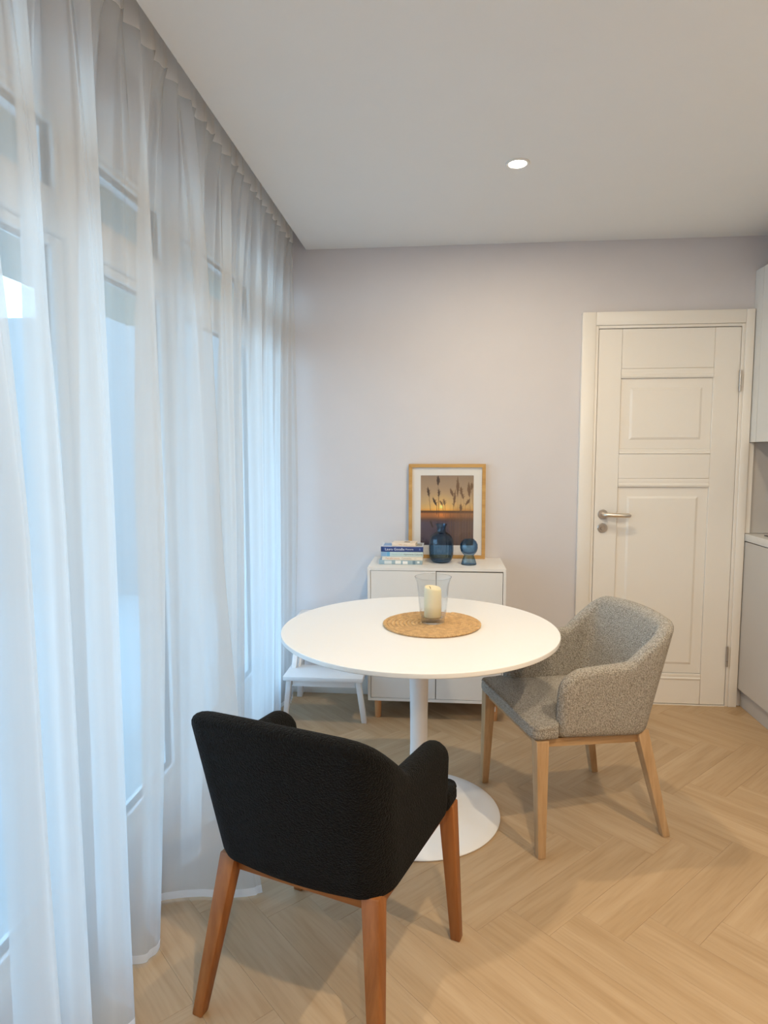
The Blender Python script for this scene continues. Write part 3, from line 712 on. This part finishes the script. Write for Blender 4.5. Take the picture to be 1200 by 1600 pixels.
# ================================================================ PLACEMAT: a coiled rope of plaited strands
t = thing('woven_placemat', 'round coiled seagrass placemat in the middle of the white table', 'placemat', (-0.045, 2.424, TZ))
bm = bmesh.new()
pitch = 0.0152; rad = 0.189
bmesh.ops.create_cone(bm, cap_ends=True, segments=64, radius1=rad-0.008, radius2=rad-0.008, depth=0.004, matrix=Matrix.Translation((0, 0, 0.0025)))
bm_obj('backing', bm, M['rope'], t)
proto = bmesh.new(); bmesh.ops.create_icosphere(proto, subdivisions=1, radius=1.0)
PV = np.array([v.co[:] for v in proto.verts]); PF = np.array([[v.index for v in f.verts] for f in proto.faces]); proto.free()
Vs, Fs, nv = [], [], 0
th_ = 2*PI*0.6
while True:
    r = pitch*th_/(2*PI)
    if r > rad-0.004: break
    step = 0.0085/r; th_ += step
    for side in (-1, 1):
        tang = th_+PI/2; rr = r+side*0.0032
        c_ = np.array([rr*math.cos(th_+side*step*0.25), rr*math.sin(th_+side*step*0.25), 0.0056+0.0006*random.random()])
        yaw_ = tang+side*0.62+random.uniform(-0.12, 0.12)
        P = PV*np.array([0.0088, 0.0036, 0.0036]); cy, sy = math.cos(yaw_), math.sin(yaw_)
        Q = np.stack([P[:, 0]*cy-P[:, 1]*sy, P[:, 0]*sy+P[:, 1]*cy, P[:, 2]], 1)+c_
        Vs.append(Q); Fs.append(PF+nv); nv += len(PV)
me = bpy.data.meshes.new('strands'); me.from_pydata(np.concatenate(Vs).tolist(), [], np.concatenate(Fs).tolist())
tag(link_mesh('woven_strands', me, M['rope'], t, True), kind='stuff')

# ================================================================ HURRICANE GLASS and CANDLE
HX, HY, HZ = -0.037, 2.428, TZ+0.0098
t = thing('hurricane_vase', 'clear flared glass hurricane holding a cream candle, on the woven placemat', 'glass', (HX, HY, HZ))
ou = [(0.041, 0.0), (0.0440, 0.0015), (0.0445, 0.012), (0.0445, 0.020), (0.048, 0.027), (0.0515, 0.045), (0.0545, 0.075), (0.057, 0.105), (0.0590, 0.130), (0.0612, 0.148), (0.0645, 0.162), (0.0690, 0.174), (0.0695, 0.1752)]
inn = [(0.0675, 0.1745), (0.0620, 0.161), (0.0588, 0.147), (0.0566, 0.130), (0.0546, 0.105), (0.0521, 0.075), (0.0490, 0.045), (0.0452, 0.029), (0.0405, 0.022), (0.0, 0.021)]
bm_obj('glass_body', lathe_bm(ou[3:]+inn, 64, cap=False), M['hurricane'], t, True)
bm_obj('glass_base', lathe_bm([(0, 0)]+ou[:4]+[(0.0, 0.0199)], 64), M['hurricane_base'], t, 40)
bm = bmesh.new(); tube_bm(bm, [(0.0693*math.cos(a), 0.0693*math.sin(a), 0.1752) for a in np.linspace(0, 2*PI, 65)], 0.0011, 8)
bm_obj('rim', bm, M['hurricane_base'], t, True)
t = thing('pillar_candle', 'cream pillar candle with a burnt sloping top inside the clear hurricane glass', 'candle', (HX-0.001, HY-0.001, HZ+0.0215))
slope = lambda a, r: (0.0065*math.sin(a-2.2)*0.0)
cp = [(0, 0), (0.030, 0), (0.0325, 0.002), (0.0328, 0.05), (0.0326, 0.100), (0.0318, 0.109), (0.0295, 0.1135), (0.0265, 0.1115), (0.018, 0.106), (0.009, 0.1055), (0.0, 0.106)]
bm = lathe_bm(cp, 40)
for v in bm.verts:
    if v.co.z > 0.09: v.co.z += -0.12*v.co.x + 0.06*v.co.y
bm_obj('wax_body', bm, M['wax'], t, True)
bm = bmesh.new(); tube_bm(bm, [(-0.008, 0, 0.104), (-0.009, 0, 0.112), (-0.013, 0.0, 0.1165)], 0.0011, 6); bm_obj('wick', bm, M['wick'], t)

# ================================================================ STEP STOOL
t = thing('step_stool', 'white painted two-step wooden stool between curtain and sideboard', 'stool', (-0.604, 3.185, 0))
SW = 0.206
tw = 0.205
def bx(n, lo, hi, b=0.003): return box(n, lo, hi, M['stool'], t, b)
bx('lower_step', (-tw, -0.048, 0.228), (tw, 0.145, 0.250))
bx('upper_step', (-0.19, 0.155, 0.478), (0.19, 0.352, 0.500))
for s in (-1, 1):
    bm_obj('leg', leg_bm((s*SW, 0.005, 0), (s*(SW-0.028), -0.016, 0.228), 0.027, 0.027, 0.002), M['stool'], t, 40)      # short front legs
    bm_obj('leg', leg_bm((s*(SW-0.002), 0.338, 0), (s*(SW-0.036), 0.300, 0.478), 0.030, 0.030, 0.002, 0.034, 0.034), M['stool'], t, 40)  # tall back legs
    bm_obj('upright', leg_bm((s*(SW-0.028), 0.096, 0.250), (s*(SW-0.038), 0.185, 0.478), 0.026, 0.026, 0.002), M['stool'], t, 40)
    bx('side_rail', (s*(SW-0.026)-0.009, 0.0, 0.190), (s*(SW-0.026)+0.009, 0.30, 0.227), 0.002)
    bm_obj('brace', leg_bm((s*(SW-0.052), 0.115, 0.251), (s*(SW-0.052), 0.275, 0.440), 0.014, 0.014, 0.002, 0.024, 0.024), M['stool'], t, 40)
bx('front_rail', (-(SW-0.044), -0.018, 0.190), (SW-0.044, 0.000, 0.227), 0.002)
bx('back_rail', (-(SW-0.055), 0.300, 0.440), (SW-0.055, 0.318, 0.477), 0.002)

# ================================================================ ARMCHAIRS
def shell_mesh():
    T = 0.058
    yf, rc = 0.178, 0.090
    half = []
    def plan(f, z):
        """outer outline, right half; f in 0..1 from arm front to middle of the back; returns point and inward normal"""
        tt = (z-0.42)/0.40
        tb = max(0.0, min(1.0, tt))
        wf = 0.262 + 0.012*tb; wr = 0.236 + 0.030*tt; yr = -0.210 - 0.090*tt
        P0, P1 = Vector((wf, yf)), Vector((wr, yr))
        d = (P1-P0); L = d.length; d /= L
        e = Vector((-1, 0))
        cosang = d.dot(e); ang = math.acos(max(-1, min(1, cosang)))      # turning angle
        tl = rc*math.tan(ang/2)
        A = P1-d*tl; B = P1+e*tl
        l1, l2, l3 = (A-P0).length, rc*ang, B.x
        F1, F2 = 0.44, 0.74
        if f <= F1:
            p = P0.lerp(A, f/F1); t_ = d
        elif f <= F2:
            s = (f-F1)/(F2-F1); a = ang*s
            nrm = Vector((d.y, -d.x))
            if nrm.dot(e) < 0: nrm = -nrm
            cc = A+nrm*rc
            r0 = A-cc; sg = 1 if (r0.x*d.y-r0.y*d.x) > 0 else -1
            ca, sa = math.cos(a*sg), math.sin(a*sg)
            p = cc+Vector((r0.x*ca-r0.y*sa, r0.x*sa+r0.y*ca)); t_ = Vector((d.x*ca-d.y*sa, d.x*sa+d.y*ca))
        else:
            s = (f-F2)/(1-F2); p = B.lerp(Vector((0, yr)), s); t_ = e
            p = p + Vector((0, -0.012*(1-(p.x/max(B.x, 1e-4))**2)))
        nn = Vector((t_.y, -t_.x))
        if nn.dot(Vector((0, 0.02))-p) < 0: nn = -nn
        return p, nn
    NF = 46
    fs = [0.0, 0.006, 0.014, 0.025, 0.04, 0.06] + [0.06+(1-0.06)*k/(NF) for k in range(1, NF+1)]
    # running length along the outline at arm height
    Ls = [0.0]
    for a, b in zip(fs[:-1], fs[1:]):
        Ls.append(Ls[-1]+(plan(b, 0.62)[0]-plan(a, 0.62)[0]).length)
    tot = Ls[-1]
    def height(s, x):
        r = 0.092; h = 0.641
        hr = h if s >= r else h-r+math.sqrt(max(0, r*r-(r-s)**2))
        hr += 0.012*min(1, s/0.26)
        k = (s-0.268)/0.190; k = max(0, min(1, k)); k = 1-(1-k)**2.1; k = k*(0.75+0.25*k)
        return hr + k*(0.782-hr) + 0.014*max(0, 1-(x/0.22)**2)*k
    def section(f, s):
        p0, _ = plan(f, 0.62)
        zb_ = 0.412 - 0.036*max(0.0, min(1.0, (0.19-p0.y)/0.42))
        h = height(s, abs(p0.x))
        e = 0.030
        q = 1.0 if s >= e else math.sqrt(max(0.0, 1-((e-s)/e)**2))
        q = max(q, 0.04)
        tk = T
        cen = tk/2
        pts = []                                                       # (inset from outer face, z)
        pts += [(0.022, zb_), (0.011, zb_+0.003), (0.003, zb_+0.012), (0.0, zb_+0.028)]
        top = h-tk*0.5
        for k in range(1, 9): pts.append((0.0, zb_+0.028+(top-zb_-0.028)*k/8))
        for k in range(1, 8):
            a = PI*k/8; pts.append((cen-cen*math.cos(a), top+tk*0.5*math.sin(a)))
        for k in range(0, 9): pts.append((tk, top-(top-zb_-0.012)*k/8))
        pts.append((tk-0.012, zb_))
        out = []
        for i_, z in pts:
            i2 = cen+(i_-cen)*q
            p, nn = plan(f, z)
            w_ = p+nn*i2
            out.append((w_.x, w_.y, z))
        return out
    rows = [section(f, s) for f, s in zip(fs, Ls)]
    full = rows + [[(-x, y, z) for x, y, z in r] for r in rows[-2::-1]]
    n = len(full[0]); V = [p for r in full for p in r]; Fc = []
    for i in range(len(full)-1):
        for k in range(n):
            j = (k+1) % n; Fc.append((i*n+k, (i+1)*n+k, (i+1)*n+j, i*n+j))
    Fc.append(tuple(range(n))); Fc.append(tuple(range((len(full)-1)*n, len(full)*n))[::-1])
    me = bpy.data.meshes.new('upholstered_shell'); me.from_pydata(V, [], Fc)
    bm = bmesh.new(); bm.from_mesh(me); bmesh.ops.recalc_face_normals(bm, faces=bm.faces); bm.to_mesh(me); bm.free()
    return me
def round_outline(pts, r, seg=5):
    out = []
    n = len(pts)
    for i in range(n):
        p = Vector(pts[i][:2]); a = (Vector(pts[i-1][:2])-p); b = (Vector(pts[(i+1) % n][:2])-p); rr = pts[i][2] if len(pts[i]) > 2 else r
        rr = min(rr, a.length*0.45, b.length*0.45)
        A, B = p+a.normalized()*rr, p+b.normalized()*rr
        for k in range(seg+1):
            s = k/seg; out.append(tuple((1-s)**2*A+2*s*(1-s)*p+s*s*B))
    return out
def seat_mesh():
    ol = round_outline([(-0.182, -0.155, 0.05), (0.182, -0.155, 0.05), (0.206, 0.174, 0.006), (0.258, 0.184, 0.012), (0.258, 0.276, 0.035), (-0.258, 0.276, 0.035), (-0.258, 0.184, 0.012), (-0.206, 0.174, 0.006)], 0.02)
    bm = bmesh.new()
    def zt(x, y): return 0.462 + 0.010*(1-(x/0.26)**2) - 0.012*max(0, (y-0.20)/0.07)**2
    rings = []
    c = Vector((0, 0.08))
    for ins, z in ((0.016, 0.4085), (0.005, 0.4115), (0.0, 0.420), (0.0, 0.438), (0.002, 0.446), (0.0, 0.449), (0.003, 0.457), (0.010, None), (0.030, None), (0.08, None)):
        ring = []
        for x, y in ol:
            v = Vector((x, y)); dd = (c-v); k = min(ins*1.15/max(dd.length, 1e-5), 0.9)
            w_ = v+dd*k
            z_ = z if z is not None else zt(w_.x, w_.y)+(0 if ins > 0.02 else -0.001)
            ring.append(bm.verts.new((w_.x, w_.y, z_)))
        rings.append(ring)
    n = len(ol)
    for i in range(len(rings)-1):
        for k in range(n):
            j = (k+1) % n; bm.faces.new((rings[i][k], rings[i][j], rings[i+1][j], rings[i+1][k]))
    bm.faces.new(rings[0][::-1])
    cv = bm.verts.new((c.x, c.y, zt(c.x, c.y)))
    for k in range(n): bm.faces.new((rings[-1][k], rings[-1][(k+1) % n], cv))
    bmesh.ops.recalc_face_normals(bm, faces=bm.faces)
    me = bpy.data.meshes.new('seat_cushion'); bm.to_mesh(me); bm.free(); return me
SHELL, SEAT = shell_mesh(), seat_mesh()
def armchair(loc, rz, label, fab, leg_m, rail_m):
    t = thing('armchair', label, 'armchair', loc, rz, None)
    o = link_mesh('upholstered_shell', SHELL.copy(), fab, t, 60); o = link_mesh('seat_cushion', SEAT.copy(), fab, t, True)
    FT_, RT = 0.4075, 0.392
    for s in (-1, 1):
        bm_obj('leg', leg_bm((s*0.262, 0.247, 0), (s*0.234, 0.242, FT_), 0.029, 0.046, 0.004), leg_m, t, 40)
        bm_obj('leg', leg_bm((s*0.243, -0.250, 0), (s*0.196, -0.165, RT), 0.029, 0.046, 0.004), leg_m, t, 40)
    def bar(n, p0, p1, h0, h1, w, drop=0.0):
        d = Vector((p1[0]-p0[0], p1[1]-p0[1], 0)); L = d.length
        bm = bmesh.new(); add_box(bm, (0, -w/2, 0), (L, w/2, h1-h0), 0.002)
        for v in bm.verts: v.co.z += drop*v.co.x/L
        o = bm_obj(n, bm, rail_m, t, 40); o.location = (p0[0], p0[1], h0); o.rotation_euler = (0, 0, math.atan2(d.y, d.x))
    for s in (-1, 1): bar('side_rail', (s*0.226, 0.224), (s*0.196, -0.160), 0.378, 0.4080, 0.022, -0.034)
    bar('front_rail', (-0.222, 0.240), (0.222, 0.240), 0.380, 0.4072, 0.022)
    bar('rear_rail', (-0.176, -0.162), (0.176, -0.162), 0.348, 0.3770, 0.022)
    return t
armchair((0.494, 2.466, 0), math.atan2(0.952, -0.305), 'light grey boucle armchair with pale oak legs, pushed up to the table from the right', M['grey_fab'], M['oak_light'], M['oak_rail'])
armchair((-0.283, 1.594, 0), math.atan2(-0.327, 0.945), 'charcoal boucle armchair with warm oak legs, seen from behind in front of the table', M['dark_fab'], M['oak_leg'], M['oak_rail_d'])

# ================================================================ SHEER CURTAINS
def catmull(P, n):
    P = np.array(P, float); m = len(P); out = []
    for i in range(n+1):
        s = i/n*(m-1); k = min(int(s), m-2); t_ = s-k
        p0, p1, p2, p3 = P[max(k-1, 0)], P[k], P[k+1], P[min(k+2, m-1)]
        out.append(0.5*((2*p1)+(-p0+p2)*t_+(2*p0-5*p1+4*p2-p3)*t_**2+(-p0+3*p1-3*p2+p3)*t_**3))
    return np.array(out)
ZTOP, ZTAPE = 2.575, 2.480
def curtain(name, label, mid, bot, ytop0, ytop1, npl, seed):
    t = thing(name, label, 'curtain')
    N = 420; rs = np.random.RandomState(seed)
    A, B = catmull(mid, N), catmull(bot, N)
    s = np.linspace(0, 1, N+1)
    ph = rs.rand()*6
    topy = ytop0+(ytop1-ytop0)*s + 0.010*np.sin(2*PI*npl*2*s)
    topx = -0.812+0.016*np.sin(2*PI*npl*s+ph)+0.006*np.sin(2*PI*npl*2.7*s)
    Tp = np.stack([topx, topy], 1)
    zs = list(np.linspace(ZTOP, ZTAPE, 5))+list(ZTAPE-(ZTAPE-0.045)*np.linspace(0, 1, 44)[1:]**1.0)+[0.03, 0.016, 0.006]
    pts = []
    wr = rs.rand(3)*6
    for z in zs:
        k = (ZTAPE-z)/(ZTAPE-1.25)
        if z >= ZTAPE: p = Tp
        elif k < 1:
            e = k**0.55; e = e*e*(3-2*e)*0.35+e*0.65
            p = Tp*(1-e)+A*e
        else:
            e = (1.25-z)/1.25; e = e**1.5
            p = A*(1-e)+B*e
        dep = max(0, min(1, (ZTAPE-z)/0.4))
        p = p.copy(); p[:, 0] += 0.0018*dep*np.sin(2*PI*npl*3.1*s+wr[0]+z*0.9)+0.0022*dep*np.sin(2*PI*npl*1.7*s+wr[1]-z*0.6)
        pts.append(p)
    def strip(i0, i1, nm, m, off=0.0):
        V = []; Fc = []
        for r in range(i0, i1+1):
            V += [(q[0]+off, q[1], zs[r]) for q in pts[r]]
        nr = i1-i0+1
        for r in range(nr-1):
            for c_ in range(N): Fc.append((r*(N+1)+c_, (r+1)*(N+1)+c_, (r+1)*(N+1)+c_+1, r*(N+1)+c_+1))
        me = bpy.data.meshes.new(nm); me.from_pydata(V, [], Fc)
        return link_mesh(nm, me, m, t, True)
    nz = len(zs)
    strip(0, 4, 'gather_tape', M['tape']); strip(4, nz-3, 'cloth', M['sheer']); strip(nz-3, nz-1, 'hem', M['hem'])
    return t
near_mid = [(-0.690, 1.945), (-0.735, 1.950), (-0.800, 1.925), (-0.865, 1.880), (-0.895, 1.815), (-0.850, 1.745), (-0.765, 1.690), (-0.745, 1.655), (-0.790, 1.620), (-0.870, 1.600), (-0.905, 1.550), (-0.86, 1.480), (-0.775, 1.440),
            (-0.755, 1.405), (-0.80, 1.375), (-0.885, 1.365), (-0.89, 1.315), (-0.81, 1.275), (-0.765, 1.245), (-0.80, 1.215), (-0.88, 1.205), (-0.865, 1.155), (-0.775, 1.125), (-0.725, 1.062), (-0.765, 1.045), (-0.87, 1.055), (-0.90, 1.0),
            (-0.82, 0.95), (-0.75, 0.90), (-0.80, 0.86), (-0.89, 0.83), (-0.85, 0.74), (-0.75, 0.70), (-0.80, 0.64), (-0.89, 0.60), (-0.83, 0.52), (-0.75, 0.47), (-0.82, 0.40), (-0.89, 0.33), (-0.82, 0.24), (-0.76, 0.17), (-0.83, 0.1)]
near_bot = [(-0.560, 1.875), (-0.585, 1.855), (-0.660, 1.838), (-0.760, 1.835), (-0.870, 1.800), (-0.890, 1.735), (-0.840, 1.680), (-0.785, 1.625), (-0.800, 1.570), (-0.850, 1.555), (-0.895, 1.52), (-0.85, 1.455), (-0.775, 1.430),
            (-0.735, 1.375), (-0.775, 1.340), (-0.885, 1.345), (-0.905, 1.295), (-0.81, 1.250), (-0.745, 1.220), (-0.785, 1.185), (-0.88, 1.185), (-0.865, 1.145), (-0.775, 1.115), (-0.700, 1.055), (-0.755, 1.030), (-0.87, 1.045), (-0.90, 0.99),
            (-0.82, 0.94), (-0.72, 0.89), (-0.80, 0.84), (-0.89, 0.82), (-0.85, 0.73), (-0.73, 0.68), (-0.80, 0.62), (-0.89, 0.59), (-0.83, 0.51), (-0.73, 0.46), (-0.82, 0.39), (-0.89, 0.32), (-0.82, 0.23), (-0.74, 0.16), (-0.83, 0.09)]
curtain('sheer_curtain', 'long white sheer curtain panel in the foreground with its edge flaring onto the floor', near_mid, near_bot, 2.06, 0.05, 24, 5)
far_mid = [(-0.845, 1.985), (-0.80, 2.02), (-0.79, 2.07), (-0.84, 2.12), (-0.885, 2.18), (-0.84, 2.25), (-0.785, 2.30), (-0.775, 2.35), (-0.84, 2.40), (-0.87, 2.42), (-0.82, 2.45), (-0.785, 2.485), (-0.83, 2.54), (-0.885, 2.60), (-0.84, 2.68),
           (-0.785, 2.74), (-0.80, 2.79), (-0.87, 2.84), (-0.85, 2.90), (-0.80, 2.96), (-0.81, 3.02), (-0.875, 3.06), (-0.86, 3.12), (-0.825, 3.19), (-0.84, 3.25), (-0.88, 3.30), (-0.85, 3.37), (-0.815, 3.44), (-0.80, 3.50)]
rs_ = np.random.RandomState(2)
far_bot = [(x+0.01*rs_.randn()-(0.02 if x > -0.82 else 0.015), y+0.012*rs_.randn()-0.02) for x, y in far_mid]
far_bot[-1] = (-0.842, 3.47); far_bot[-2] = (-0.835, 3.40)
curtain('sheer_curtain', 'long white sheer curtain panel at the far end, hanging behind the step stool', far_mid, far_bot, 2.09, 3.515, 17, 9)
t = thing('curtain_track', 'white ceiling curtain track hidden in the ceiling pocket above the sheer curtains', 'curtain track', (-0.812, 0, 2.578))
box('rail', (-0.012, -0.2, 0.004), (0.012, 3.58, 0.0215), M['frame_white'], t, 0.002)
